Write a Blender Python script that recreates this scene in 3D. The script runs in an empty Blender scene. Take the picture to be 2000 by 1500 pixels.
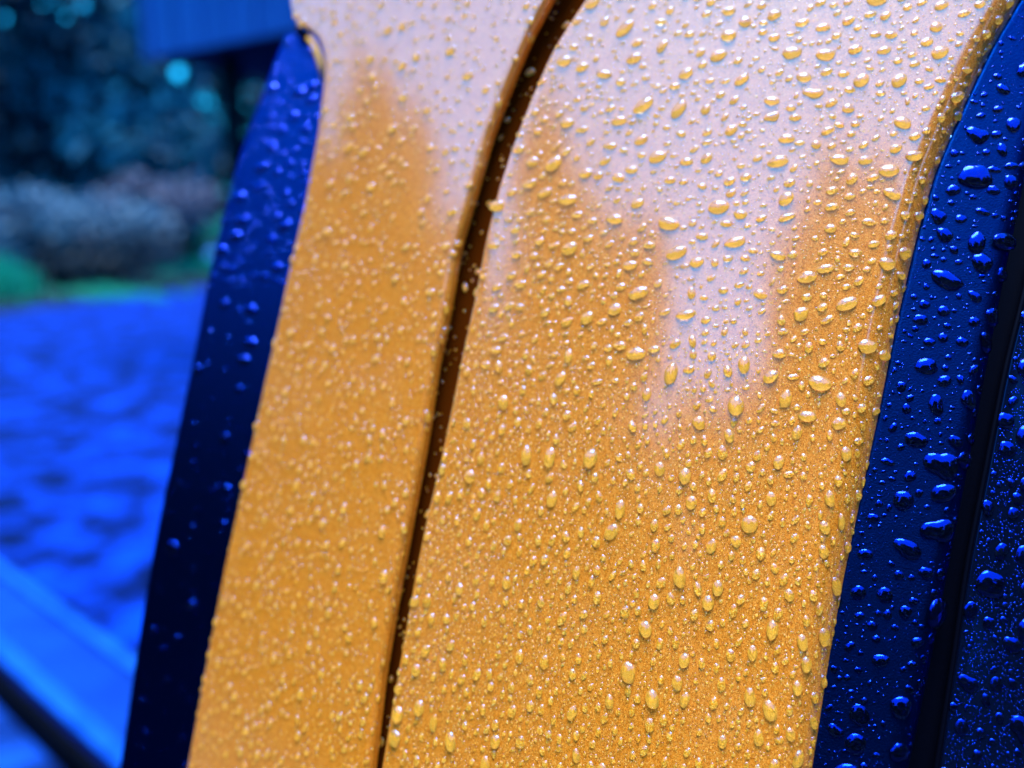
import bpy, math, random
import numpy as np
from mathutils import Vector, Matrix

R = math.radians
random.seed(7)
rng = np.random.default_rng(11)
SC = bpy.context.scene
COL = SC.collection

# ------------------------------------------------------------------ camera
CAM = np.array([0.0, 0.0, 1.30])
PITCH = R(11.0)
FPX = 2000 * 28.0 / 36.0
cam_data = bpy.data.cameras.new('camera')
cam = bpy.data.objects.new('camera', cam_data)
COL.objects.link(cam)
cam.location = CAM.tolist()
cam.rotation_euler = (R(90) - PITCH, 0, 0)
cam_data.lens = 28.0
cam_data.sensor_width = 36.0
cam_data.clip_start = 0.01
cam_data.clip_end = 2000
cam_data.dof.use_dof = True
cam_data.dof.focus_distance = 0.203
cam_data.dof.aperture_fstop = 4.8
SC.camera = cam

# ------------------------------------------------------------------ sky, sun, exposure
SUN_EL, SUN_AZ = R(89), R(188)
world = bpy.data.worlds.new('World')
SC.world = world
world.use_nodes = True
wn = world.node_tree
wn.nodes.clear()
w_out = wn.nodes.new('ShaderNodeOutputWorld')
w_bg = wn.nodes.new('ShaderNodeBackground')
w_sky = wn.nodes.new('ShaderNodeTexSky')
w_sky.sky_type = 'NISHITA'
w_sky.sun_disc = False
w_sky.sun_elevation = SUN_EL
w_sky.sun_rotation = SUN_AZ
w_sky.air_density = 1.0
w_sky.dust_density = 1.5
w_mul = wn.nodes.new('ShaderNodeMix')
w_mul.data_type = 'RGBA'
w_mul.blend_type = 'MULTIPLY'
w_mul.inputs[0].default_value = 1.0
w_mul.inputs[7].default_value = (0.02, 0.62, 1.0, 1)
wn.links.new(w_sky.outputs[0], w_mul.inputs[6])
wn.links.new(w_mul.outputs[2], w_bg.inputs[0])
w_bg.inputs[1].default_value = 0.094
wn.links.new(w_bg.outputs[0], w_out.inputs[0])

sun_data = bpy.data.lights.new('sun', 'SUN')
sun_data.energy = 1.2
sun_data.angle = R(36)
sun_data.color = (1.0, 0.96, 0.90)
sun = bpy.data.objects.new('sun', sun_data)
COL.objects.link(sun)
sd = Vector((math.sin(SUN_AZ) * math.cos(SUN_EL), math.cos(SUN_AZ) * math.cos(SUN_EL), math.sin(SUN_EL)))
sun.rotation_euler = sd.to_track_quat('Z', 'Y').to_euler()

SC.view_settings.view_transform = 'Standard'
SC.view_settings.look = 'None'
SC.view_settings.gamma = 1.0
SC.view_settings.exposure = 2.88
SC.view_settings.use_curve_mapping = False
SC.render.engine = 'CYCLES'
SC.cycles.max_bounces = 12
SC.cycles.transmission_bounces = 8
SC.cycles.sample_clamp_indirect = 6.0


# ------------------------------------------------------------------ helpers
def pix_dir(px, py):
    px = np.asarray(px, float); py = np.asarray(py, float)
    cx = (px - 1000) / FPX; cy = (750 - py) / FPX
    s, c = math.sin(PITCH), math.cos(PITCH)
    return np.stack([cx, cy * s + c, cy * c - s], -1)


def to_pix(p):
    q = np.asarray(p, float) - CAM
    s, c = math.sin(PITCH), math.cos(PITCH)
    dep = q[..., 1] * c - q[..., 2] * s
    up = q[..., 1] * s + q[..., 2] * c
    return 1000 + FPX * q[..., 0] / dep, 750 - FPX * up / dep, dep


def ground_at(px, py, z=0.0):
    d = pix_dir(px, py)
    return CAM + d * ((z - CAM[2]) / d[2])


def at_dist(px, py, y):
    d = pix_dir(px, py)
    return CAM + d * (y / d[1])


def tag(o, label=None, cat=None, group=None, kind=None):
    for k, v in (('label', label), ('category', cat), ('group', group), ('kind', kind)):
        if v:
            o[k] = v
    return o


def link_mesh(name, verts, faces, mats, parent=None, smooth=False, mat_idx=None):
    me = bpy.data.meshes.new(name)
    me.from_pydata([tuple(map(float, v)) for v in verts], [], [tuple(map(int, f)) for f in faces])
    for m in (mats if isinstance(mats, (list, tuple)) else [mats]):
        me.materials.append(m)
    if smooth:
        me.polygons.foreach_set('use_smooth', [True] * len(me.polygons))
    if mat_idx is not None:
        me.polygons.foreach_set('material_index', list(map(int, mat_idx)))
    me.update()
    o = bpy.data.objects.new(name, me)
    COL.objects.link(o)
    if parent:
        attach(o, parent)
    return o


def attach(o, parent):
    o.parent = parent
    o.matrix_parent_inverse = Matrix.Translation(-Vector(parent_world(parent)))


def parent_world(p):
    # parts are built in world coordinates under an Empty; sub-parts hang on a part that already sits there
    return p.location if p.type == 'EMPTY' else Vector((0, 0, 0))


def empty(name, loc):
    o = bpy.data.objects.new(name, None)
    o.location = loc
    COL.objects.link(o)
    return o


class MB:
    """collects boxes and tubes into one mesh"""
    def __init__(self):
        self.v = []; self.f = []

    def box(self, o, a, b, c):
        """parallelepiped: origin corner and three edge vectors"""
        o, a, b, c = (np.asarray(x, float) for x in (o, a, b, c))
        n = len(self.v)
        for k in (o, o + a, o + a + b, o + b, o + c, o + a + c, o + a + b + c, o + b + c):
            self.v.append(k)
        for f in ((0, 3, 2, 1), (4, 5, 6, 7), (0, 1, 5, 4), (1, 2, 6, 5), (2, 3, 7, 6), (3, 0, 4, 7)):
            self.f.append([n + i for i in f])
        return self

    def tube(self, pts, radii, seg=8):
        pts = [np.asarray(p, float) for p in pts]
        n0 = len(self.v)
        for i, p in enumerate(pts):
            t = pts[min(i + 1, len(pts) - 1)] - pts[max(i - 1, 0)]
            t = t / (np.linalg.norm(t) + 1e-12)
            a = np.cross(t, (0.31, 0.87, 0.1)); a /= np.linalg.norm(a) + 1e-12
            b = np.cross(t, a)
            for k in range(seg):
                an = 2 * math.pi * k / seg
                self.v.append(p + radii[i] * (math.cos(an) * a + math.sin(an) * b))
        for i in range(len(pts) - 1):
            for k in range(seg):
                k2 = (k + 1) % seg
                self.f.append([n0 + i * seg + k, n0 + i * seg + k2, n0 + (i + 1) * seg + k2, n0 + (i + 1) * seg + k])
        self.f.append([n0 + k for k in range(seg)][::-1])
        self.f.append([n0 + (len(pts) - 1) * seg + k for k in range(seg)])
        return self

    def build(self, name, mat, parent=None, smooth=False):
        return link_mesh(name, self.v, self.f, mat, parent, smooth)


# ------------------------------------------------------------------ materials
def mat(name, color, rough=0.6, spec=0.5, metallic=0.0, ior=1.5, tint=None):
    m = bpy.data.materials.new(name)
    m.use_nodes = True
    b = m.node_tree.nodes['Principled BSDF']
    b.inputs['Base Color'].default_value = (*color, 1)
    b.inputs['Roughness'].default_value = rough
    b.inputs['Specular IOR Level'].default_value = spec
    b.inputs['Metallic'].default_value = metallic
    b.inputs['IOR'].default_value = ior
    if tint:
        b.inputs['Specular Tint'].default_value = (*tint, 1)
    return m


def N(m, t, **kw):
    n = m.node_tree.nodes.new(t)
    for k, v in kw.items():
        setattr(n, k, v)
    return n


def L(m, a, b):
    m.node_tree.links.new(a, b)


def noise_color(m, scale, stops, detail=6, rough=0.6, coord='Object', stretch=None):
    """noise -> colour ramp -> base colour"""
    tc = N(m, 'ShaderNodeTexCoord')
    nz = N(m, 'ShaderNodeTexNoise')
    nz.inputs['Scale'].default_value = scale
    nz.inputs['Detail'].default_value = detail
    nz.inputs['Roughness'].default_value = rough
    if stretch:
        mp = N(m, 'ShaderNodeMapping')
        mp.inputs['Scale'].default_value = stretch
        L(m, tc.outputs[coord], mp.inputs[0]); L(m, mp.outputs[0], nz.inputs['Vector'])
    else:
        L(m, tc.outputs[coord], nz.inputs['Vector'])
    cr = N(m, 'ShaderNodeValToRGB')
    e = cr.color_ramp.elements
    while len(e) < len(stops):
        e.new(0.5)
    for i, (p, c) in enumerate(stops):
        e[i].position = p; e[i].color = (*c, 1)
    L(m, nz.outputs['Fac'], cr.inputs[0])
    b = m.node_tree.nodes['Principled BSDF']
    L(m, cr.outputs[0], b.inputs['Base Color'])
    return nz, b


def bump(m, scale, strength, dist=0.01, kind='noise', detail=4):
    tc = N(m, 'ShaderNodeTexCoord')
    t = N(m, 'ShaderNodeTexNoise' if kind == 'noise' else 'ShaderNodeTexVoronoi')
    t.inputs['Scale'].default_value = scale
    if kind == 'noise':
        t.inputs['Detail'].default_value = detail
    L(m, tc.outputs['Object'], t.inputs['Vector'])
    bp = N(m, 'ShaderNodeBump')
    bp.inputs['Strength'].default_value = strength
    bp.inputs['Distance'].default_value = dist
    L(m, t.outputs[0], bp.inputs['Height'])
    L(m, bp.outputs[0], m.node_tree.nodes['Principled BSDF'].inputs['Normal'])
    return bp


def flake_paint(name, coat):
    m = mat(name, (0.85, 0.3, 0.02), 0.45, 0.5)
    b = m.node_tree.nodes['Principled BSDF']
    tc = N(m, 'ShaderNodeTexCoord')
    cols = []
    for sc_, off in ((4200, 0.0), (6800, 3.7)):
        mp = N(m, 'ShaderNodeMapping')
        mp.inputs['Location'].default_value = (off, off * 2, off)
        v = N(m, 'ShaderNodeTexVoronoi')
        v.inputs['Scale'].default_value = sc_
        L(m, tc.outputs['Object'], mp.inputs[0]); L(m, mp.outputs[0], v.inputs['Vector'])
        cols.append(v)
    sep = N(m, 'ShaderNodeSeparateColor')
    L(m, cols[0].outputs['Color'], sep.inputs[0])
    sep2 = N(m, 'ShaderNodeSeparateColor')
    L(m, cols[1].outputs['Color'], sep2.inputs[0])
    add = N(m, 'ShaderNodeMath', operation='ADD')
    L(m, sep.outputs[0], add.inputs[0]); L(m, sep2.outputs[0], add.inputs[1])
    half = N(m, 'ShaderNodeMath', operation='MULTIPLY'); half.inputs[1].default_value = 0.5
    L(m, add.outputs[0], half.inputs[0])
    cr = N(m, 'ShaderNodeValToRGB')
    e = cr.color_ramp.elements
    for p in (0.35, 0.65):
        e.new(p)
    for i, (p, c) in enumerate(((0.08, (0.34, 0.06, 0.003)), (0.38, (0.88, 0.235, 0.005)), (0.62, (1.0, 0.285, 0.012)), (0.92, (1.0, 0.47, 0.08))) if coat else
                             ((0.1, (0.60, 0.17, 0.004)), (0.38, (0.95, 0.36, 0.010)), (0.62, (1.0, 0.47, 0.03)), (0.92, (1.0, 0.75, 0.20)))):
        e[i].position = p; e[i].color = (*c, 1)
    L(m, half.outputs[0], cr.inputs[0])
    L(m, cr.outputs[0], b.inputs['Base Color'])
    # flakes tip the base normal a little, each its own way
    geo = N(m, 'ShaderNodeNewGeometry')
    sub = N(m, 'ShaderNodeVectorMath', operation='SUBTRACT'); sub.inputs[1].default_value = (0.5, 0.5, 0.5)
    L(m, cols[1].outputs['Color'], sub.inputs[0])
    scl = N(m, 'ShaderNodeVectorMath', operation='SCALE'); scl.inputs['Scale'].default_value = 0.35
    L(m, sub.outputs[0], scl.inputs[0])
    ad = N(m, 'ShaderNodeVectorMath', operation='ADD')
    L(m, geo.outputs['Normal'], ad.inputs[0]); L(m, scl.outputs[0], ad.inputs[1])
    nm = N(m, 'ShaderNodeVectorMath', operation='NORMALIZE')
    L(m, ad.outputs[0], nm.inputs[0])
    L(m, nm.outputs[0], b.inputs['Normal'])
    b.inputs['Metallic'].default_value = 0.0
    b.inputs['Specular IOR Level'].default_value = 0.2
    b.inputs['Coat Weight'].default_value = coat
    b.inputs['Coat Roughness'].default_value = 0.12
    b.inputs['Coat IOR'].default_value = 2.9
    return m


def water_mat(name, tint):
    m = bpy.data.materials.new(name)
    m.use_nodes = True
    b = m.node_tree.nodes['Principled BSDF']
    b.inputs['Base Color'].default_value = (1, 1, 1, 1)
    b.inputs['Roughness'].default_value = 0.0
    b.inputs['IOR'].default_value = 1.34
    b.inputs['Transmission Weight'].default_value = 1.0
    b.inputs['Specular Tint'].default_value = (*tint, 1)
    return m


M = {}
M['paint'] = flake_paint('orange_flake_paint', 1.0)
M['wet_paint'] = flake_paint('lit_wetted_orange_paint', 0.0)      # no coat mirror under water; paler yellow paints in light focused by drops
M['wet_black'] = mat('wetted_black_plastic', (0.001, 0.002, 0.008), 0.6, 0.05, tint=(0.1, 0.3, 1.0))
M['water'] = water_mat('rain_water', (0.6, 2.0, 5.6))
M['water_black'] = water_mat('rain_water_on_black', (0.06, 0.9, 13.0))
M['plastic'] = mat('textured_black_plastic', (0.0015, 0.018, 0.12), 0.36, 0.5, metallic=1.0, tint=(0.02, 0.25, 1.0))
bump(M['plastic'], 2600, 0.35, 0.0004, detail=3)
M['rubber'] = mat('black_rubber', (0.001, 0.001, 0.003), 0.6, 0.08, tint=(0.1, 0.3, 1.0))
M['glass'] = mat('dark_privacy_glass', (0.001, 0.003, 0.015), 0.12, 0.5, ior=1.5, tint=(0.12, 0.38, 1.0))
M['rim'] = mat('grey_alloy', (0.3, 0.32, 0.36), 0.3, 0.5, metallic=1.0)
M['gap'] = mat('gap_shade_brown', (0.075, 0.014, 0.001), 0.8, 0.0)  # dark brown colour holds the shade inside the panel gap

# ------------------------------------------------------------------ car body surface
YB = 0.203


def f_body(x, z):
    u = z - CAM[2] + 0.03
    dx = 0.09 - x
    return YB + 0.41 * u - 0.10 * u * u + 0.25 * dx + 1.5 * dx * dx


def hit(px, py, off=0.0, f=f_body):
    d = pix_dir(px, py)
    t = np.full(d.shape[:-1], 0.21)
    for _ in range(40):
        p = CAM + d * t[..., None]
        F = p[..., 1] - f(p[..., 0], p[..., 2]) - off
        p2 = CAM + d * (t + 1e-4)[..., None]
        dF = (p2[..., 1] - f(p2[..., 0], p2[..., 2]) - off - F) / 1e-4
        t = t - np.clip(F / np.where(np.abs(dF) < 0.15, 0.15, dF), -0.05, 0.05)
    return CAM + d * t[..., None]


def curve(pts, blur=12):
    """pixel outline as x(y), linearly extended past both ends, smoothed"""
    a = np.array(pts, float); a = a[np.argsort(a[:, 1])]

    def x_of(y):
        y = np.asarray(y, float)
        x = np.zeros_like(y)
        acc = 0
        for k in (-2 * blur, -blur, 0, blur, 2 * blur):
            yy = y + k
            xi = np.interp(yy, a[:, 1], a[:, 0])
            s0 = (a[1, 0] - a[0, 0]) / (a[1, 1] - a[0, 1]); s1 = (a[-1, 0] - a[-2, 0]) / (a[-1, 1] - a[-2, 1])
            xi = np.where(yy < a[0, 1], a[0, 0] + s0 * (yy - a[0, 1]), xi)
            xi = np.where(yy > a[-1, 1], a[-1, 0] + s1 * (yy - a[-1, 1]), xi)
            x += xi; acc += 1
        return x / acc
    return x_of


def unit(v):
    return v / (np.linalg.norm(v, axis=-1, keepdims=True) + 1e-15)


def grid_normals(P):
    du = np.gradient(P, axis=1); dv = np.gradient(P, axis=0)
    n = unit(np.cross(du, dv))
    return n


class Panel:
    """a sheet between two outline curves with its two long edges rolled over and turned in"""
    def __init__(self, left, right, y0, y1, rows, cols, off, rl, wl, rr, wr, f=f_body, crown=0.0):
        ys = np.linspace(y0, y1, rows)
        xl, xr = left(ys), right(ys)
        t = np.linspace(0, 1, cols)
        PX = xl[:, None] * (1 - t) + xr[:, None] * t
        PY = np.repeat(ys[:, None], cols, 1)
        P = hit(PX, PY, off, f)
        n = grid_normals(P)
        to_cam = CAM - P
        n *= np.sign((n * to_cam).sum(-1, keepdims=True))
        if crown:
            P = P + n * (crown * (1 - (2 * t - 1) ** 2))[None, :, None]
        blocks = [P]
        self.c0 = 0
        if rl:
            T = unit(P[:, 0] - P[:, 1]); blocks.insert(0, self.roll(P[:, 0], T, n[:, 0], rl, wl)[:, ::-1])
            self.c0 = blocks[0].shape[1]
        if rr:
            T = unit(P[:, -1] - P[:, -2]); blocks.append(self.roll(P[:, -1], T, n[:, -1], rr, wr))
        self.P = np.concatenate(blocks, 1)
        self.n = grid_normals(self.P)
        s = np.sign((self.n[:, self.c0 + cols // 2] * to_cam[:, cols // 2]).sum(-1))
        self.n *= s[:, None, None]
        self.flip = s[0] < 0

    @staticmethod
    def roll(e, T, n, r, w):
        out = []
        K = 10
        for k in range(1, K + 1):
            a = math.pi / 2 * k / K
            out.append(e + T * r * math.sin(a) - n * r * (1 - math.cos(a)))
        for k in range(1, 5):
            out.append(out[K - 1] - n * w * k / 4)
        return np.stack(out, 1)

    def mesh(self, name, material, parent):
        r, c = self.P.shape[:2]
        idx = np.arange(r * c).reshape(r, c)
        q = np.stack([idx[:-1, :-1], idx[:-1, 1:], idx[1:, 1:], idx[1:, :-1]], -1).reshape(-1, 4)
        # outward = towards the camera side
        p = self.P.reshape(-1, 3)
        a, b, d = p[q[len(q) // 2, 0]], p[q[len(q) // 2, 1]], p[q[len(q) // 2, 3]]
        if np.dot(np.cross(b - a, d - a), self.n[r // 2, c // 2]) < 0:
            q = q[:, ::-1]
        return link_mesh(name, p, q, material, parent, True)


tail_left = curve([(1143, 0), (1113, 45), (1078, 100), (1043, 180), (1003, 280), (973, 370), (948, 470), (928, 580), (903, 690), (883, 790), (858, 910), (833, 1010), (813, 1110), (788, 1250), (763, 1390), (745, 1500)])
tail_right = curve([(1985, 0), (1930, 92), (1872, 215), (1822, 330), (1782, 470), (1742, 640), (1710, 800), (1675, 960), (1640, 1120), (1610, 1280), (1575, 1500)])
side_right = curve([(1075, 0), (1042, 60), (1004, 150), (962, 260), (928, 380), (898, 480), (878, 600), (853, 720), (832, 860), (802, 1020), (772, 1180), (747, 1330), (727, 1500)])
side_left = curve([(585, -300), (564, -60), (564, 10), (570, 32), (584, 46), (604, 58), (620, 74), (629, 98), (631, 140), (628, 175), (618, 260), (592, 400), (568, 500), (542, 620), (513, 750), (470, 950), (437, 1100), (402, 1280), (362, 1500)], 3)

car = empty('parked_car', (0.75, 1.6, 0.0))
tag(car, 'parked orange car seen at its wet rear corner, black plastic trim beside both panels', 'car')


def shift(c, dx):
    return lambda y: c(y) + dx


Y0, Y1 = -620, 2500
tailgate = Panel(shift(tail_left, 5), shift(tail_right, -60), Y0, Y1, 190, 64, 0.0, 0.0012, 0.006, 0.0105, 0.010)
quarter = Panel(shift(side_left, 6), shift(side_right, -20), Y0, Y1, 420, 50, 0.0, 0.0016, 0.014, 0.0022, 0.002)
tailgate.mesh('tailgate_panel', M['paint'], car)
quarter.mesh('side_panel', M['paint'], car)

# floor of the gap between the two panels
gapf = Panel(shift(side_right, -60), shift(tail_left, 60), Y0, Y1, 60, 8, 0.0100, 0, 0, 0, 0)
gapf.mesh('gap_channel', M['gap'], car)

# black trim right of the tailgate, rubber seal, rear window
trim_r = curve([(2085, 0), (2035, 200), (1992, 400), (1957, 560), (1925, 720), (1890, 900), (1850, 1100), (1815, 1280), (1768, 1500)])
glass_l = curve([(2140, 0), (2068, 300), (2012, 560), (1972, 720), (1937, 900), (1898, 1100), (1869, 1300), (1838, 1500)])
trim = Panel(shift(tail_right, 16), shift(trim_r, -34), Y0, Y1, 150, 26, 0.0050, 0.0012, 0.012, 0.006, 0.008)
trim.mesh('window_trim', M['plastic'], car)
seal = Panel(shift(trim_r, -60), shift(glass_l, 30), Y0, Y1, 60, 8, 0.0150, 0, 0, 0, 0)
seal.mesh('window_seal', M['rubber'], car)
glassp = Panel(shift(glass_l, 4), lambda y: np.full_like(np.asarray(y, float), 2500.0), Y0, Y1, 60, 30, 0.0125, 0.0012, 0.002, 0, 0)
glassp.mesh('rear_window', M['glass'], car)
ys = np.linspace(Y0, Y1, 60)
bead = MB().tube(list(hit(glass_l(ys) - 9, ys, 0.0122)), [0.0007] * 60, 8)
bead.build('seal_bead', M['rubber'], car, True)


# the rest of the car, outside the picture
zt = float(tailgate.P[0, 30][2])
def loft(name, sections, m):
    n = len(sections[0]); v = [p for sec in sections for p in sec]; f = []
    for i in range(len(sections) - 1):
        for j in range(n - 1):
            a_ = i * n + j
            f.append((a_, a_ + 1, a_ + n + 1, a_ + n))
    return link_mesh(name, v, f, m, car, True)


ybot = float(tailgate.P[-1, 30][1])
loft('roof', [[(0.02 + 0.03 * k, 0.33 + 0.05 * k, zt - 0.01 + 0.02 * k) if e == 0 else (x, 0.33 + 0.62 * k, zt + 0.035 * math.sin(k / 5 * math.pi) + 0.02 * math.sin(max(0, min(1, x / 1.5)) * math.pi))
                for e, x in enumerate([0.0, 0.1, 0.4, 0.75, 1.1, 1.4, 1.5])] for k in range(6)], M['paint'])
loft('lower_tailgate', [[(x, ybot + dy + 0.06 * (2 * (x - 0.75) / 1.5) ** 2 - 0.05, z) for x in [0.0, 0.1, 0.4, 0.75, 1.1, 1.4, 1.5]] for z, dy in ((1.08, 0.05), (0.98, 0.0), (0.8, -0.02), (0.66, 0.0))], M['paint'])
loft('bumper', [[(x, ybot + dy + 0.10 * (2 * (x - 0.75) / 1.7) ** 2 - 0.09, z) for x in [-0.1, 0.05, 0.4, 0.75, 1.1, 1.45, 1.6]] for z, dy in ((0.655, 0.0), (0.62, -0.03), (0.42, -0.02), (0.34, 0.05))], M['plastic'])
for xs, nm_ in ((-0.12, 'body_side'), (1.62, 'body_side')):
    loft(nm_, [[(xs, y, z) for y in (0.46, 1.0, 2.0, 3.0, 4.2)] for z in (1.05, 0.8, 0.5, 0.3)], M['paint'])
for xs in (0.10, 1.42):
    for yc in (0.95, 3.5):
        wv = MB().tube([(xs - 0.1, yc, 0.33), (xs - 0.09, yc, 0.33), (xs + 0.09, yc, 0.33), (xs + 0.1, yc, 0.33)], [0.30, 0.33, 0.33, 0.30], 32)
        wh = wv.build('wheel', M['rubber'], car)
        rim_ = MB().tube([(xs - 0.106, yc, 0.33), (xs + 0.106, yc, 0.33)], [0.21, 0.21], 24).build('rim', M['rim'], wh)


def f_side(x, z):
    u = z - CAM[2] + 0.03
    return 0.318 + 0.42 * u + 0.9 * u * u + 0.25 * (-0.09 - x)


strip_l = curve([(566, 48), (545, 84), (505, 195), (466, 295), (434, 420), (408, 520), (378, 680), (347, 830), (321, 950), (291, 1100), (261, 1290), (230, 1500)])
strip = Panel(shift(strip_l, 8), shift(side_left, 26), 66, Y1, 90, 22, 0.0, 0.002, 0.012, 0, 0, f=f_side)
strip.mesh('side_trim', M['plastic'], car)
# dark clip and painted lip in the notch at the top of the strip
c0 = hit(586., 62., -0.004, f_side)
MB().box(c0 + np.array([-0.0022, -0.001, -0.0005]), (0.0042, 0.0, -0.0030), (0, 0.005, 0.0), (0.0016, 0.0, 0.0034)).build('trim_clip', M['rubber'], car)
lip_pts = [hit(x, y, -0.004, f_side) for x, y in ((603., 74.), (613., 88.), (621., 107.), (626., 128.), (629., 156.))]
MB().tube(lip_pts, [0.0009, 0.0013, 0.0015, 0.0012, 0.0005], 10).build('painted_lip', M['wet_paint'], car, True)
# black strip added for the shade in the joint between tailgate and trim
joint = Panel(shift(tail_right, -50), shift(tail_right, 60), Y0, Y1, 60, 6, 0.021, 0, 0, 0, 0)
joint.mesh('joint_shade', M['rubber'], car)

# ------------------------------------------------------------------ water drops
TEMPL = []


def template(kind, rings, seg, seed):
    r = random.Random(seed)
    ang = np.arange(seg) * 2 * math.pi / seg
    rad = np.ones(seg)
    amp = {'oval': 0.05, 'lump': 0.16, 'blob': 0.34}[kind]
    for k in (2, 3, 4, 5):
        rad += amp / (k - 0.6) * r.uniform(-1, 1) * np.cos(k * ang + r.uniform(0, 6.28))
    if kind == 'blob':                                # two or three beads run together
        rad[:] = 0.55
        for _c in range(r.choice((2, 2, 3))):
            ca, cd, cr = r.uniform(0, 6.28), r.uniform(0.35, 0.62), r.uniform(0.42, 0.68)
            b_ = cd * np.cos(ang - ca)
            disc = cr * cr - cd * cd * np.sin(ang - ca) ** 2
            rad = np.maximum(rad, np.where(disc > 0, b_ + np.sqrt(np.maximum(disc, 0)), 0))
        for _c in range(2):
            rad = 0.25 * np.roll(rad, 1) + 0.5 * rad + 0.25 * np.roll(rad, -1)
    if kind == 'lump':
        rad += 0.10 * np.cos(ang + math.pi / 2)      # fuller below
    sag = 0.30 if kind == 'oval' else 0.22
    h = {'oval': 0.58, 'lump': 0.50, 'blob': 0.38}[kind]
    v = [(0, -sag, h)]
    for i in range(1, rings + 1):
        rho = i / rings
        rho = math.sin(rho * math.pi / 2) ** 0.9
        z = h * max(0.0, 1 - rho ** 2.3) ** 0.62
        for a, rr in zip(ang, rad):
            v.append((rho * rr * math.cos(a), rho * rr * math.sin(a) - sag * (1 - rho ** 1.6), z))
    for a, rr in zip(ang, rad):                       # skirt that sinks below the surface
        v.append((rr * math.cos(a), rr * math.sin(a), -0.12))
    nb = len(v)
    v.append((0, 0, 0.03))                            # wetted ground of the drop
    for a, rr in zip(ang, rad):
        v.append((0.985 * rr * math.cos(a), 0.985 * rr * math.sin(a), 0.03))
    f = []
    for k in range(seg):
        f.append((nb, nb + 1 + k, nb + 1 + (k + 1) % seg))
    for k in range(seg):
        f.append((0, 1 + k, 1 + (k + 1) % seg))
    for i in range(rings):
        for k in range(seg):
            a = 1 + i * seg + k; b = 1 + i * seg + (k + 1) % seg
            f.append((a, a + seg, b + seg)); f.append((a, b + seg, b))
    return np.array(v), np.array(f), seg


BIG = [template(k, 8, 26, 100 + i) for i, k in enumerate(['oval'] * 8 + ['lump'] * 10 + ['blob'] * 8)]
MID = [template(k, 5, 16, 200 + i) for i, k in enumerate(['oval'] * 7 + ['lump'] * 10 + ['blob'] * 7)]
SMALL = [template(k, 3, 9, 300 + i) for i, k in enumerate(['oval'] * 6)]

HASH = {}
CELL = 0.004


def free(p, r, gap):
    c = tuple((p // CELL).astype(int))
    for i in (-1, 0, 1):
        for j in (-1, 0, 1):
            for k in (-1, 0, 1):
                for q, rq in HASH.get((c[0] + i, c[1] + j, c[2] + k), ()):
                    d = p - q
                    if d @ d < (r + rq) ** 2 * gap:
                        return False
    return True


def put(p, r):
    HASH.setdefault(tuple((p // CELL).astype(int)), []).append((p, r))


DROPS = []     # (surface, p, n, rx, ry, rot, px, py, size)


def sample(panel, surf, classes, cols, zone):
    """dart throwing over the panel; classes = [(count per m2, r_min, r_max, gap)], radii in metres"""
    P = panel.P; Nn = panel.n
    c_lo, c_hi = cols
    sub = P[:, c_lo:c_hi]
    A = np.linalg.norm(np.cross(sub[1:, :-1] - sub[:-1, :-1], sub[:-1, 1:] - sub[:-1, :-1]), axis=-1)
    px, py, _ = to_pix(sub[:-1, :-1])
    A = np.where((py > -200) & (py < 1800) & (px > -60) & (px < 2160), A, 0)
    area = A.sum()
    cdf = np.cumsum(A.ravel()) / area
    nc = A.shape[1]
    for dens, r0, r1, gap in classes:
        n = int(dens * area)
        rs = np.sort(r0 * (r1 / r0) ** (rng.random(n) ** 1.5))[::-1]
        for r in rs:
            for _try in range(4):
                k = int(np.searchsorted(cdf, rng.random()))
                i, j = divmod(min(k, A.size - 1), nc)
                a, b = rng.random(2)
                jj = j + c_lo
                p = (P[i, jj] * (1 - a) + P[i + 1, jj] * a) * (1 - b) + (P[i, jj + 1] * (1 - a) + P[i + 1, jj + 1] * a) * b
                n_ = unit((Nn[i, jj] * (1 - a) + Nn[i + 1, jj] * a) * (1 - b) + (Nn[i, jj + 1] * (1 - a) + Nn[i + 1, jj + 1] * a) * b)
                qx, qy, dep = to_pix(p)
                rx, ry, rot, keep = zone(float(qx), float(qy), r)
                if rng.random() > keep:
                    continue
                if free(p, max(rx, ry), gap):
                    put(p, max(rx, ry))
                    DROPS.append((surf, p, n_, rx, ry, rot, float(qx), float(qy), r / float(dep) * FPX * 2))
                    break


def wet_zone(px, py):
    """1 high on the panel where the drops lie wide, 0 low down where they hang"""
    t = (880 - py) / 420 + (px - 1400) / 1400 * 0.4
    return min(1.0, max(0.0, t))


def zone_paint(px, py, r):
    t = wet_zone(px, py)
    big = r > 0.0008
    if rng.random() < t:
        rx = r * rng.uniform(1.05, 1.4); ry = r * rng.uniform(0.7, 0.9); rot = rng.normal(0.32, 0.3)
        keep = 1.0 if r > 0.0006 else 0.4
    else:
        rx = r * rng.uniform(0.74, 0.95); ry = r * rng.uniform(1.05, 1.4); rot = rng.normal(-0.02, 0.22)
        keep = 1.0
        if r > 0.0016:
            keep = 0.3
    return rx, ry, rot, keep


def zone_trim(px, py, r):
    rx = r * rng.uniform(0.85, 1.45); ry = r * rng.uniform(0.75, 1.15); rot = rng.normal(0.1, 0.4)
    return rx, ry, rot, 1.0


def zone_strip(px, py, r):
    rx, ry, rot, k = zone_trim(px, py, r)
    return rx, ry, rot, 1.0 if py < 560 else 0.12


def zone_glass(px, py, r):
    return r * rng.uniform(0.85, 1.15), r * rng.uniform(0.9, 1.2), rng.normal(0, 0.3), 1.0


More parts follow.
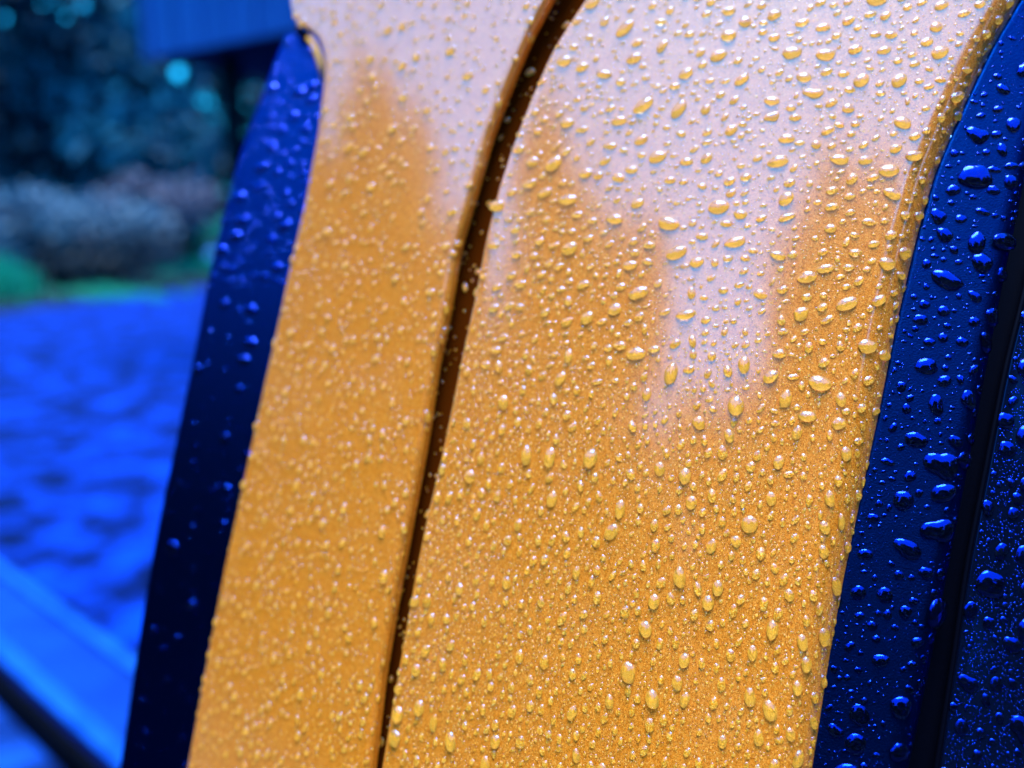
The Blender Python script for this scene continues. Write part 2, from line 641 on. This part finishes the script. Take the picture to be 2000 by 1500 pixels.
mm = 1e-3
nt = tailgate.P.shape[1]
sample(tailgate, 'tail', [(11000, 1.4 * mm, 2.5 * mm, 1.15), (40000, 0.85 * mm, 1.45 * mm, 1.05), (60000, 0.48 * mm, 0.85 * mm, 1.0),
                          (150000, 0.24 * mm, 0.46 * mm, 0.95), (230000, 0.12 * mm, 0.25 * mm, 0.85)], (12, nt - 6), zone_paint)
sample(quarter, 'side', [(5000, 1.3 * mm, 1.9 * mm, 1.2), (25000, 0.85 * mm, 1.4 * mm, 1.15), (26000, 0.5 * mm, 0.85 * mm, 1.05),
                         (50000, 0.28 * mm, 0.5 * mm, 0.95)], (12, quarter.P.shape[1] - 4), zone_paint)
sample(gapf, 'side', [(16000, 0.6 * mm, 1.5 * mm, 1.0), (40000, 0.25 * mm, 0.5 * mm, 1.0)], (0, gapf.P.shape[1]), zone_paint)
sample(trim, 'trim', [(14000, 1.8 * mm, 3.8 * mm, 1.15), (42000, 0.8 * mm, 1.6 * mm, 1.0), (50000, 0.35 * mm, 0.7 * mm, 1.0),
                      (170000, 0.12 * mm, 0.3 * mm, 0.9)], (12, trim.P.shape[1] - 8), zone_trim)
sample(glassp, 'glass', [(20000, 1.6 * mm, 3.2 * mm, 1.1), (26000, 0.6 * mm, 1.2 * mm, 1.0), (900000, 0.16 * mm, 0.34 * mm, 0.85)], (14, glassp.P.shape[1]), zone_glass)
sample(strip, 'strip', [(9000, 1.6 * mm, 2.8 * mm, 1.2), (22000, 0.8 * mm, 1.4 * mm, 1.1), (60000, 0.25 * mm, 0.5 * mm, 1.0)], (12, strip.P.shape[1] - 2), zone_strip)


def frame_of(n, rot):
    up = np.array([0, 0, 1.0])
    y = unit(up - n * (up @ n)); x = np.cross(y, n)
    c, s = math.cos(rot), math.sin(rot)
    return x * c + y * s, -x * s + y * c, n


in_view = [d for d in DROPS if -10 < d[6] < 2010 and -10 < d[7] < 1510]
in_view.sort(key=lambda d: -d[8])
single = in_view[:300]
single_ids = set(map(id, single))
rest = [d for d in DROPS if id(d) not in single_ids]

WHERE = {'tail': 'orange tailgate panel', 'side': 'orange side panel left of the gap', 'trim': 'black plastic window trim',
         'glass': 'dark rear window glass', 'strip': 'black trim strip at the far left'}
templates = {}
LABELLED = []


def drop_mesh(i, black):
    key = (i, black)
    if key not in templates:
        v, f, nb = BIG[i]
        me = bpy.data.meshes.new('water_drop')
        me.from_pydata([tuple(x) for x in v.tolist()], [], [tuple(x) for x in f.tolist()])
        me.materials.append(M['water_black' if black else 'water'])
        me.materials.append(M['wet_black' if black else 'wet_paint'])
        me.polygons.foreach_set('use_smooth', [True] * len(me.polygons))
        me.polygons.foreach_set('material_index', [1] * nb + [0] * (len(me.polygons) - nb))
        me.update()
        templates[key] = me
    return templates[key]


for d in single:
    surf, p, n, rx, ry, rot, px, py, size = d
    if surf in ('trim', 'glass'):
        k = rng.integers(12, 26)
    elif wet_zone(px, py) > 0.5:
        k = rng.integers(5, 25)
    else:
        k = rng.integers(0, 15)
    o = bpy.data.objects.new('water_drop', drop_mesh(int(k), surf in ('trim', 'glass', 'strip')))
    X, Yv, Z = frame_of(n, rot)
    hz = (rx + ry) / 2 * rng.uniform(0.9, 1.15) * (0.66 if surf in ('trim', 'glass', 'strip') else 1.0)
    o.matrix_world = Matrix(((X[0] * rx, Yv[0] * ry, Z[0] * hz, p[0]), (X[1] * rx, Yv[1] * ry, Z[1] * hz, p[1]),
                             (X[2] * rx, Yv[2] * ry, Z[2] * hz, p[2]), (0, 0, 0, 1)))
    COL.objects.link(o)
    o['group'] = 'rain drops on the ' + WHERE[surf]
    o['category'] = 'water drop'
    LABELLED.append((o, surf, rx / ry, rot, size, px, py))

SPANS = {'tail': (tail_left, tail_right), 'side': (side_left, side_right), 'trim': (tail_right, trim_r), 'glass': (glass_l, lambda y: 2000 + 0 * y), 'strip': (strip_l, side_left)}
VERT = ['at the very top', 'just below the top', 'high up', 'above the middle', 'slightly above the middle', 'at mid height', 'slightly below the middle', 'below the middle', 'low down', 'just above the bottom', 'at the very bottom']
HORI = {'tail': ['beside the panel gap', 'near the panel gap', 'left of centre', 'in the centre', 'right of centre', 'near the rounded edge', 'on the rounded edge'],
        'side': ['by its left edge', 'in its middle', 'by the panel gap'], 'trim': ['beside the orange panel', 'in its middle', 'by the dark seal'],
        'glass': ['beside the seal', 'in its middle', 'farthest from the seal'], 'strip': ['by its outer edge', 'beside the orange panel']}
NOUN = {'tail': 'orange tailgate', 'side': 'orange side panel', 'trim': 'black trim', 'glass': 'rear window', 'strip': 'far black strip'}
by_label = {}
for o, surf, asp, rot, size, px, py in LABELLED:
    a, b = SPANS[surf]
    t = (px - float(a(py))) / (float(b(py)) - float(a(py)))
    hs = HORI[surf]
    shape = 'round' if 0.85 < asp < 1.2 else ('slanted long' if abs(rot) > 0.45 and asp > 1.2 else ('wide' if asp > 1 else 'tall'))
    lab = f"{shape} drop on {NOUN[surf]}, {VERT[min(10, max(0, int(py / 1500 * 11)))]}, {hs[min(len(hs) - 1, max(0, int(t * len(hs))))]}"
    by_label.setdefault(lab, []).append((size, px, o))
for lab, it in by_label.items():
    it.sort(key=lambda q: -q[0])
    names = {1: [''], 2: ['larger ', 'smaller '], 3: ['largest ', 'middle sized ', 'smallest ']}.get(len(it), ['largest ', 'second largest ', 'third largest ', 'fourth largest ', 'fifth largest ', 'sixth largest ', 'seventh largest '])
    for q, nm_ in zip(it, names):
        q[2]['label'] = (nm_ + lab)

vs, fs, ms, base = [], [], [], 0
for d in rest:
    surf, p, n, rx, ry, rot, px, py, size = d
    lib = MID if size > 7 else SMALL
    v, f, nb = lib[rng.integers(0, len(lib))]
    bl = 2 if surf in ('trim', 'glass', 'strip') else 0
    ms.append(np.concatenate([np.full(nb, bl + 1), np.full(len(f) - nb, bl)]))
    X, Yv, Z = frame_of(n, rot)
    hz = (rx + ry) / 2 * rng.uniform(0.9, 1.15) * (0.66 if surf in ('trim', 'glass', 'strip') else 1.0)
    vs.append(p + v[:, :1] * X * rx + v[:, 1:2] * Yv * ry + v[:, 2:] * Z * hz)
    fs.append(f + base); base += len(v)
vs = np.concatenate(vs); fs = np.concatenate(fs)
me = bpy.data.meshes.new('fine_droplets')
me.vertices.add(len(vs)); me.vertices.foreach_set('co', vs.ravel())
me.loops.add(len(fs) * 3); me.loops.foreach_set('vertex_index', fs.ravel())
me.polygons.add(len(fs)); me.polygons.foreach_set('loop_start', np.arange(len(fs)) * 3)
me.polygons.foreach_set('use_smooth', np.ones(len(fs), bool))
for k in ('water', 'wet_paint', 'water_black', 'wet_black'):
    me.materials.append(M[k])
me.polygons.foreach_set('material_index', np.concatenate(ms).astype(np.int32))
me.update(calc_edges=True)
fine = bpy.data.objects.new('fine_droplets', me)
COL.objects.link(fine)
tag(fine, 'countless fine rain droplets over the orange panels and black trim', 'droplets', kind='stuff')
from collections import Counter
print('BYSURF', Counter(d[0] for d in DROPS), [tuple(np.round(d[1],3)) for d in DROPS if d[0]=='strip'][:3])
print('DROPS', len(DROPS), 'single', len(single), 'tris', len(fs))

# ------------------------------------------------------------------ ground
M['ground'] = mat('dark_soil', (0.01, 0.03, 0.05), 0.9, 0.2)
noise_color(M['ground'], 1.2, [(0.3, (0.0004, 0.002, 0.008)), (0.7, (0.001, 0.005, 0.022))])
M['soil'] = mat('dark_wet_soil', (0.003, 0.012, 0.02), 0.9, 0.1)
M['gravel'] = mat('wet_blue_gravel', (0.01, 0.05, 0.3), 0.7, 0.12, tint=(0.1, 0.35, 1))
noise_color(M['gravel'], 3.4, [(0.455, (0.0003, 0.001, 0.022)), (0.53, (0.001, 0.02, 0.28)), (0.62, (0.001, 0.038, 0.45))], detail=9, rough=0.74)
bump(M['gravel'], 60, 0.5, 0.02)
M['grass'] = mat('wet_grass', (0.01, 0.13, 0.09), 0.7, 0.3)
M['timber'] = mat('wet_blue_timber', (0.008, 0.07, 0.42), 0.45, 0.5, tint=(0.15, 0.4, 1))
noise_color(M['timber'], 6, [(0.35, (0.001, 0.015, 0.17)), (0.65, (0.002, 0.032, 0.30))], stretch=(1, 1, 1))
M['kerb_shade'] = mat('black_kerb_shade', (0.0005, 0.001, 0.004), 0.9, 0.05)  # near black that stands for the shadow below the kerb
M['edge'] = mat('pale_wet_edge', (0.006, 0.07, 0.46), 0.4, 0.5, tint=(0.1, 0.35, 1))
noise_color(M['edge'], 9, [(0.3, (0.002, 0.04, 0.34)), (0.7, (0.008, 0.09, 0.52))])
M['deck'] = mat('deck_board', (0.006, 0.05, 0.36), 0.5, 0.5, tint=(0.15, 0.4, 1))
noise_color(M['deck'], 5, [(0.38, (0.0005, 0.004, 0.06)), (0.6, (0.003, 0.045, 0.36))])

S = 600
link_mesh('ground', [(-S, -S, -0.06), (S, -S, -0.06), (S, S, -0.06), (-S, S, -0.06)], [(0, 1, 2, 3)], M['ground'])['kind'] = 'structure'

g0 = ground_at(0, 612); g1 = ground_at(400, 560)
ed = unit(g1 - g0)
far_a, far_b = g0 - ed * 5, g1 + ed * 30
# beam / deck edge
b0, b1 = ground_at(0, 1105, 0.10), ground_at(260, 1292, 0.10)
n0, n1 = ground_at(0, 1292, 0.10), ground_at(240, 1442, 0.10)
bd = unit(b1 - b0)
bd[2] = 0
near = np.array([b0 - bd * 0.9, b1 + bd * 3])
link_mesh('gravel_road', [(*far_a[:2], 0), (*far_b[:2], 0), (near[1][0] + 14, near[1][1] - 6, 0), (*near[1][:2], 0), (*near[0][:2], 0), (near[0][0] - 2.5, near[0][1] + 2.2, 0)],
          [(0, 5, 4, 3, 2, 1)], M['gravel'])['kind'] = 'structure'
perp = np.array([-bd[1], bd[0], 0.0])
if perp[1] > 0:
    perp = -perp
wbeam = abs((n0 - b0) @ perp)
kerb = empty('timber_kerb', tuple((b0 + b1) / 2 * np.array([1, 1, 0])))
tag(kerb, 'wet blue timber kerb between gravel road and lower deck boards', 'kerb')
lo = b0 - bd * 0.9
beam = MB().box(lo * np.array([1, 1, 0]) + np.array([0, 0, -0.05]), bd * 5, perp * wbeam, (0, 0, 0.15))
beam.build('beam', M['timber'], kerb)
lipb = MB().box(lo * np.array([1, 1, 0]) + np.array([0, 0, 0.1]), bd * 5, perp * 0.035, (0, 0, 0.018))
lipb.build('raised_edge', M['edge'], kerb)
lipc = MB().box(lo * np.array([1, 1, 0]) + np.array([0, 0, 0.1]) + perp * (wbeam - 0.045), bd * 5, perp * 0.045, (0, 0, 0.012))
lipc.build('raised_edge', M['edge'], kerb)
deck = empty('wooden_deck', tuple((n0 + perp * 0.5) * np.array([1, 1, 0])))
tag(deck, 'low wooden deck of wet boards below the timber kerb', 'deck')
q0 = ground_at(0, 1378, -0.02)
wgap = float((q0 - n0) @ perp)
MB().box(lo * np.array([1, 1, 0]) + perp * (wbeam + 0.003) + np.array([0, 0, -0.05]), bd * 5, perp * 0.02, (0, 0, 0.125)).build('side_shade', M['kerb_shade'], kerb)  # black board added as the shade on the kerb's near side
MB().box(lo * np.array([1, 1, 0]) + perp * (wbeam + 0.025) + np.array([0, 0, -0.055]), bd * 5, perp * (wgap - 0.03), (0, 0, 0.012)).build('gap_shade_strip', M['kerb_shade'], kerb)  # black strip laid as the shadow between kerb and deck
dk0 = lo * np.array([1, 1, 0]) + perp * (wbeam + wgap)
for k in range(14):
    bw = 0.30
    MB().box(dk0 + bd * (k * bw + 0.006) + np.array([0, 0, -0.05]), bd * (bw - 0.012), perp * 0.9, (0, 0, 0.03)).build('plank', M['deck'], deck)

# ------------------------------------------------------------------ plants
def leaf_mat(name, dark, light, scale=3.0):
    m = mat(name, dark, 0.55, 0.25)
    noise_color(m, scale, [(0.3, dark), (0.7, light)], detail=4)
    return m


M['bark'] = mat('dark_bark', (0.03, 0.035, 0.08), 0.9, 0.2)
M['leaf'] = leaf_mat('teal_leaf', (0.003, 0.05, 0.09), (0.006, 0.15, 0.24), 0.8)
M['leaf2'] = leaf_mat('dark_teal_leaf', (0.001, 0.015, 0.035), (0.004, 0.05, 0.09), 0.8)
M['twig'] = leaf_mat('slate_twig', (0.03, 0.07, 0.14), (0.12, 0.24, 0.34), 0.9)
M['mauve'] = leaf_mat('mauve_twig', (0.05, 0.045, 0.09), (0.16, 0.15, 0.22), 0.9)
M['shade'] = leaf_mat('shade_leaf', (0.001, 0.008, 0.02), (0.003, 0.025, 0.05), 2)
M['green'] = leaf_mat('green_blade', (0.002, 0.12, 0.08), (0.010, 0.48, 0.27), 2)


SKY_GAPS = [(348, 143, 16), (90, 8, 15), (122, 2, 15), (165, 8, 14), (130, 36, 13), (5, 35, 12)]     # openings between the boughs


def leaf_cloud(lobes, n, size, seed, droop=0.0):
    """leaf quads scattered through the lobes (centre, radii), thicker near their surface"""
    g = np.random.default_rng(seed)
    vol = np.array([l[1][0] * l[1][1] * l[1][2] for l in lobes]); w = vol / vol.sum()
    pick = g.choice(len(lobes), n, p=w)
    c = np.array([l[0] for l in lobes])[pick]; r = np.array([l[1] for l in lobes])[pick]
    d = unit(g.normal(size=(n, 3))) * (g.random((n, 1)) ** 0.4)
    # clumps
    clump = g.normal(size=(60, 3)); ci = g.integers(0, 60, n)
    d = d * 0.8 + unit(clump)[ci] * 0.28 * g.random((n, 1))
    p = c + d * r
    if p[0, 1] > 24:
        qx, qy, _ = to_pix(p)
        ok = np.ones(n, bool)
        for gx, gy, gr in SKY_GAPS:
            ok &= (qx - gx) ** 2 + (qy - gy) ** 2 > gr * gr
        p = p[ok]; n = len(p)
    a = unit(g.normal(size=(n, 3)) + np.array([0, 0, -droop])); b = unit(np.cross(a, g.normal(size=(n, 3))))
    s = size * g.uniform(0.6, 1.5, (n, 1))
    v = np.stack([p - a * s, p + b * s * 0.45, p + a * s, p - b * s * 0.45], 1).reshape(-1, 3)
    f = np.arange(4 * n).reshape(n, 4)
    return v, f


def tree(loc, h, rad, leafm, seed, name='tree', label='', group=None, n=5000, size=0.16, crown_from=0.3, droop=0.0):
    g = random.Random(seed)
    t = empty(name, loc)
    tag(t, label, 'tree', group)
    base = np.array(loc)
    mb = MB()
    top = base + np.array([g.uniform(-.3, .3), g.uniform(-.3, .3), h * 0.9])
    pts = [base + (top - base) * k / 6 + np.array([g.uniform(-.12, .12), g.uniform(-.12, .12), 0]) * (k > 0) for k in range(7)]
    mb.tube(pts, [h * 0.022 * (1 - 0.13 * k) for k in range(7)], 9)
    for k in range(9):
        q = pts[2] + (pts[6] - pts[2]) * k / 9
        an = g.uniform(0, 6.28); ln = rad * g.uniform(0.6, 0.95)
        e = q + np.array([math.cos(an) * ln, math.sin(an) * ln, h * 0.08])
        mb.tube([q, (q + e) / 2 + np.array([0, 0, h * 0.02]), e], [h * 0.007, h * 0.005, h * 0.002], 5)
    mb.build('trunk', M['bark'], t, True)
    lobes = []
    for k in range(9):
        zc = h * (crown_from + (1 - crown_from) * (k + 0.5) / 9)
        wv = rad * (1.0 - 0.55 * (k / 8) ** 1.6)
        an = g.uniform(0, 6.28)
        lobes.append((base + np.array([math.cos(an) * wv * 0.45, math.sin(an) * wv * 0.45, zc]), (wv * 0.75, wv * 0.75, h * (1 - crown_from) / 9 * 1.5)))
    v, f = leaf_cloud(lobes, n, size, seed, droop)
    link_mesh('crown', v, f, leafm, t)
    return t


def bush(loc, rx, h, leafm, seed, label, n=2500, size=0.07, name='shrub'):
    t = empty(name, loc)
    tag(t, label, 'shrub')
    g = random.Random(seed)
    mb = MB(); base = np.array(loc)
    for k in range(7):
        an = g.uniform(0, 6.28)
        e = base + np.array([math.cos(an) * rx * 0.6, math.sin(an) * rx * 0.6, h * g.uniform(0.6, 0.95)])
        mb.tube([base + np.array([0.05 * math.cos(an), 0.05 * math.sin(an), -0.05]), (base + e) / 2 + np.array([0, 0, h * 0.1]), e], [0.03, 0.02, 0.006], 5)
    mb.build('stem', M['bark'], t, True)
    lobes = [(base + np.array([g.uniform(-.5, .5) * rx, g.uniform(-.4, .4) * rx, h * g.uniform(0.3, 0.75)]), (rx * g.uniform(.35, .6), rx * g.uniform(.35, .6), h * g.uniform(.25, .4))) for _ in range(7)]
    v, f = leaf_cloud(lobes, n, size, seed)
    link_mesh('foliage', v, f, leafm, t)
    return t


def gp(px, dist):
    p = at_dist(px, 600, dist)
    return (float(p[0]), float(p[1]), -0.03)


# verge beyond the road
M['path'] = mat('pale_wet_path', (0.03, 0.12, 0.5), 0.6, 0.2)
noise_color(M['path'], 1.5, [(0.3, (0.02, 0.09, 0.42)), (0.7, (0.05, 0.17, 0.6))])
pp = [ground_at(x, y, 0.0) for x, y in ((310, 513), (1000, 506), (1000, 484), (300, 489))]
link_mesh('path', pp, [(0, 1, 2, 3)], M['path'])['kind'] = 'structure'
vn = np.array([ed[1], -ed[0], 0.0])
if vn[1] < 0:
    vn = -vn
link_mesh('verge', [(*far_a[:2], -0.02), (*far_b[:2], -0.02), (*(far_b + vn * 60)[:2], -0.02), (*(far_a + vn * 60 - ed * 30)[:2], -0.02), (*(far_a - ed * 30)[:2], -0.02)], [(0, 1, 2, 3, 4)], M['soil'])['kind'] = 'structure'


def grass_patch(px, d, spx, sd, n, seed, tall):
    g = np.random.default_rng(seed)
    vv = []
    cl = [(g.normal(px, spx), g.normal(d, sd), g.uniform(0.5, 1.2)) for _ in range(26)]
    for _ in range(n):
        cx, cd, ch = cl[g.integers(0, 26)]
        b = np.array(gp(cx + g.normal(0, 9), max(14.6, cd + g.normal(0, .35)))); hgt = g.uniform(.35, 1) * tall * ch
        an = g.uniform(0, 6.28); w = np.array([math.cos(an), math.sin(an), 0]) * 0.014
        tip = b + np.array([g.normal(0, .1), g.normal(0, .1), hgt])
        vv += [b - w, b + w, tip]
    return vv


gv = grass_patch(10, 16.6, 60, 1.2, 9000, 1, 0.8) + grass_patch(230, 16.4, 40, 0.4, 1200, 3, 0.25) + grass_patch(420, 27, 60, 2, 5000, 2, 0.5)
o = link_mesh('grass', gv, np.arange(len(gv)).reshape(-1, 3), M['green'])
tag(o, 'bright green wet grass on the verge beyond the gravel road', 'grass', kind='stuff')

bush(gp(40, 20.5), 2.6, 2.5, M['twig'], 21, 'grey leafless shrub with arching twigs at the left end of the verge', 3500, 0.10)
bush(gp(215, 19.5), 2.0, 2.2, M['twig'], 22, 'slate grey twiggy shrub in the middle of the verge', 3000, 0.09)
bush(gp(335, 24), 2.3, 3.4, M['mauve'], 23, 'tall mauve brown twiggy shrub near the raised shed post', 3500, 0.11)
bush(gp(235, 17.9), 1.7, 1.5, M['shade'], 24, 'low dark evergreen shrub at the road edge', 2600, 0.07)
bush(gp(130, 19), 1.5, 1.3, M['shade'], 25, 'low dark evergreen shrub under the grey twigs', 2600, 0.07)

bush(gp(395, 30), 1.7, 1.75, M['green'], 26, 'small bright green shrub beyond the pale path', 2500, 0.08)

for i, (px, d, h, rad, lm, lab) in enumerate((
        (-60, 30, 16, 5.0, 'leaf', 'tall teal evergreen farthest left beyond the verge'),
        (110, 27, 13, 4.2, 'leaf2', 'dark drooping evergreen between two teal ones'),
        (300, 29, 14, 4.4, 'leaf', 'teal evergreen with hanging boughs left of the raised shed'),
        (480, 36, 17, 5.5, 'leaf2', 'dark evergreen behind the raised shed'),
        (-240, 36, 18, 5.5, 'leaf2', 'dark evergreen at the far end of the row'),
        (210, 42, 20, 6, 'leaf2', 'tallest dark evergreen behind the others'))):
    tree(gp(px, d), h, rad, M[lm], 40 + i, 'evergreen_tree', lab, 'evergreens beyond the road', 9000, 0.26, 0.02, 0.8)

# trees round the car park behind and beside the photographer
TREE_NTH = [w + ' broad tree along the ring round the parking place, counted from the raised shed' for w in
            'first second third fourth fifth sixth seventh eighth ninth tenth eleventh twelfth thirteenth fourteenth fifteenth sixteenth seventeenth eighteenth nineteenth twentieth'.split()]
RING_H = {76: 7.6, 88: 8.0, 100: 9.6, 112: 10.4, 124: 12.4, 136: 9.6, 148: 8.6, 160: 9.4, 172: 13.5, 184: 12.5, 166: 8.4, 196: 12.2, 208: 12.0, 220: 11.0}
k = 0
for az in sorted(list(range(76, 300, 12)) + [166]):
    a = R(az); d = 13 + 2 * math.sin(az * 1.7)
    # azimuth counted from forward (+y) to the left (-x)
    loc = (-math.sin(a) * d, math.cos(a) * d, -0.03)
    tree(loc, RING_H.get(az, 9.6), 3.9, M['shade' if k % 2 else 'leaf2'], 70 + k, 'park_tree', TREE_NTH[k], 'trees around the parking place', 9000, 0.36, 0.0)
    k += 1

# ------------------------------------------------------------------ raised shed
M['shed'] = mat('blue_grey_boards', (0.012, 0.06, 0.22), 0.6, 0.4, tint=(0.2, 0.4, 1))
noise_color(M['shed'], 3, [(0.3, (0.012, 0.06, 0.26)), (0.7, (0.03, 0.14, 0.48))], stretch=(6, 6, 0.5))
M['shed_dark'] = mat('dark_timber', (0.001, 0.003, 0.008), 0.8, 0.2)  # near black for floor, roof, posts and back board
DS = 9.0
p0 = at_dist(300, 112, DS)
zb = p0[2]
d1 = pix_dir(520, 70); p1 = CAM + d1 * ((zb - CAM[2]) / d1[2])
sx = unit((p1 - p0) * np.array([1, 1, 0])); sn = np.array([-sx[1], sx[0], 0])
if sn[1] < 0:
    sn = -sn
shed = empty('raised_shed', (float(p0[0]), float(p0[1]), 0))
tag(shed, 'raised blue grey boarded shed on dark posts beyond the car', 'shed')
LEN, DEP, HH = 4.2, 2.6, 2.3
bw = 0.14
for k in range(int(LEN / bw)):
    off = 0.006 * ((k * 7) % 3)
    MB().box(p0 + sx * (k * bw + 0.005) - sn * (0.012 + off), sx * (bw - 0.01), sn * 0.025, (0, 0, HH)).build('plank', M['shed'], shed)
MB().box(p0 - sx * 0.13 - sn * 0.04, sx * 0.125, sn * 0.12, (0, 0, HH)).build('corner_board', M['shed'], shed)
MB().box(p0 - sx * 0.10 + sn * 0.03, sx * (LEN + 0.1), sn * DEP, (0, 0, 0.16)).build('floor', M['shed_dark'], shed)
MB().box(p0 - sx * 0.10 + sn * 0.10 + np.array([0, 0, .17]), sx * 0.05, sn * (DEP - .1), (0, 0, HH)).build('side_wall', M['shed'], shed)
MB().box(p0 - sx * 0.4 - sn * 0.4 + np.array([0, 0, HH + 0.01]), sx * (LEN + .8), sn * (DEP + .8), (0, 0, 0.12)).build('roof', M['shed_dark'], shed)
MB().box(p0 + sx * 0.5 + sn * 1.4 + np.array([0, 0, -1.1]), sx * (LEN - .6), sn * 0.1, (0, 0, 1.09)).build('back_board', M['shed_dark'], shed)
for q, w in ((p0 + sx * 0.55 + sn * 0.4, 0.16), (p0 + sx * 3.9 + sn * 0.4, 0.16), (p0 + sx * 0.55 + sn * 2.3, 0.16), (p0 + sx * 3.9 + sn * 2.3, 0.16)):
    MB().box((q[0], q[1], -0.06), sx * w, sn * w, (0, 0, zb + 0.058)).build('post', M['shed_dark'], shed)
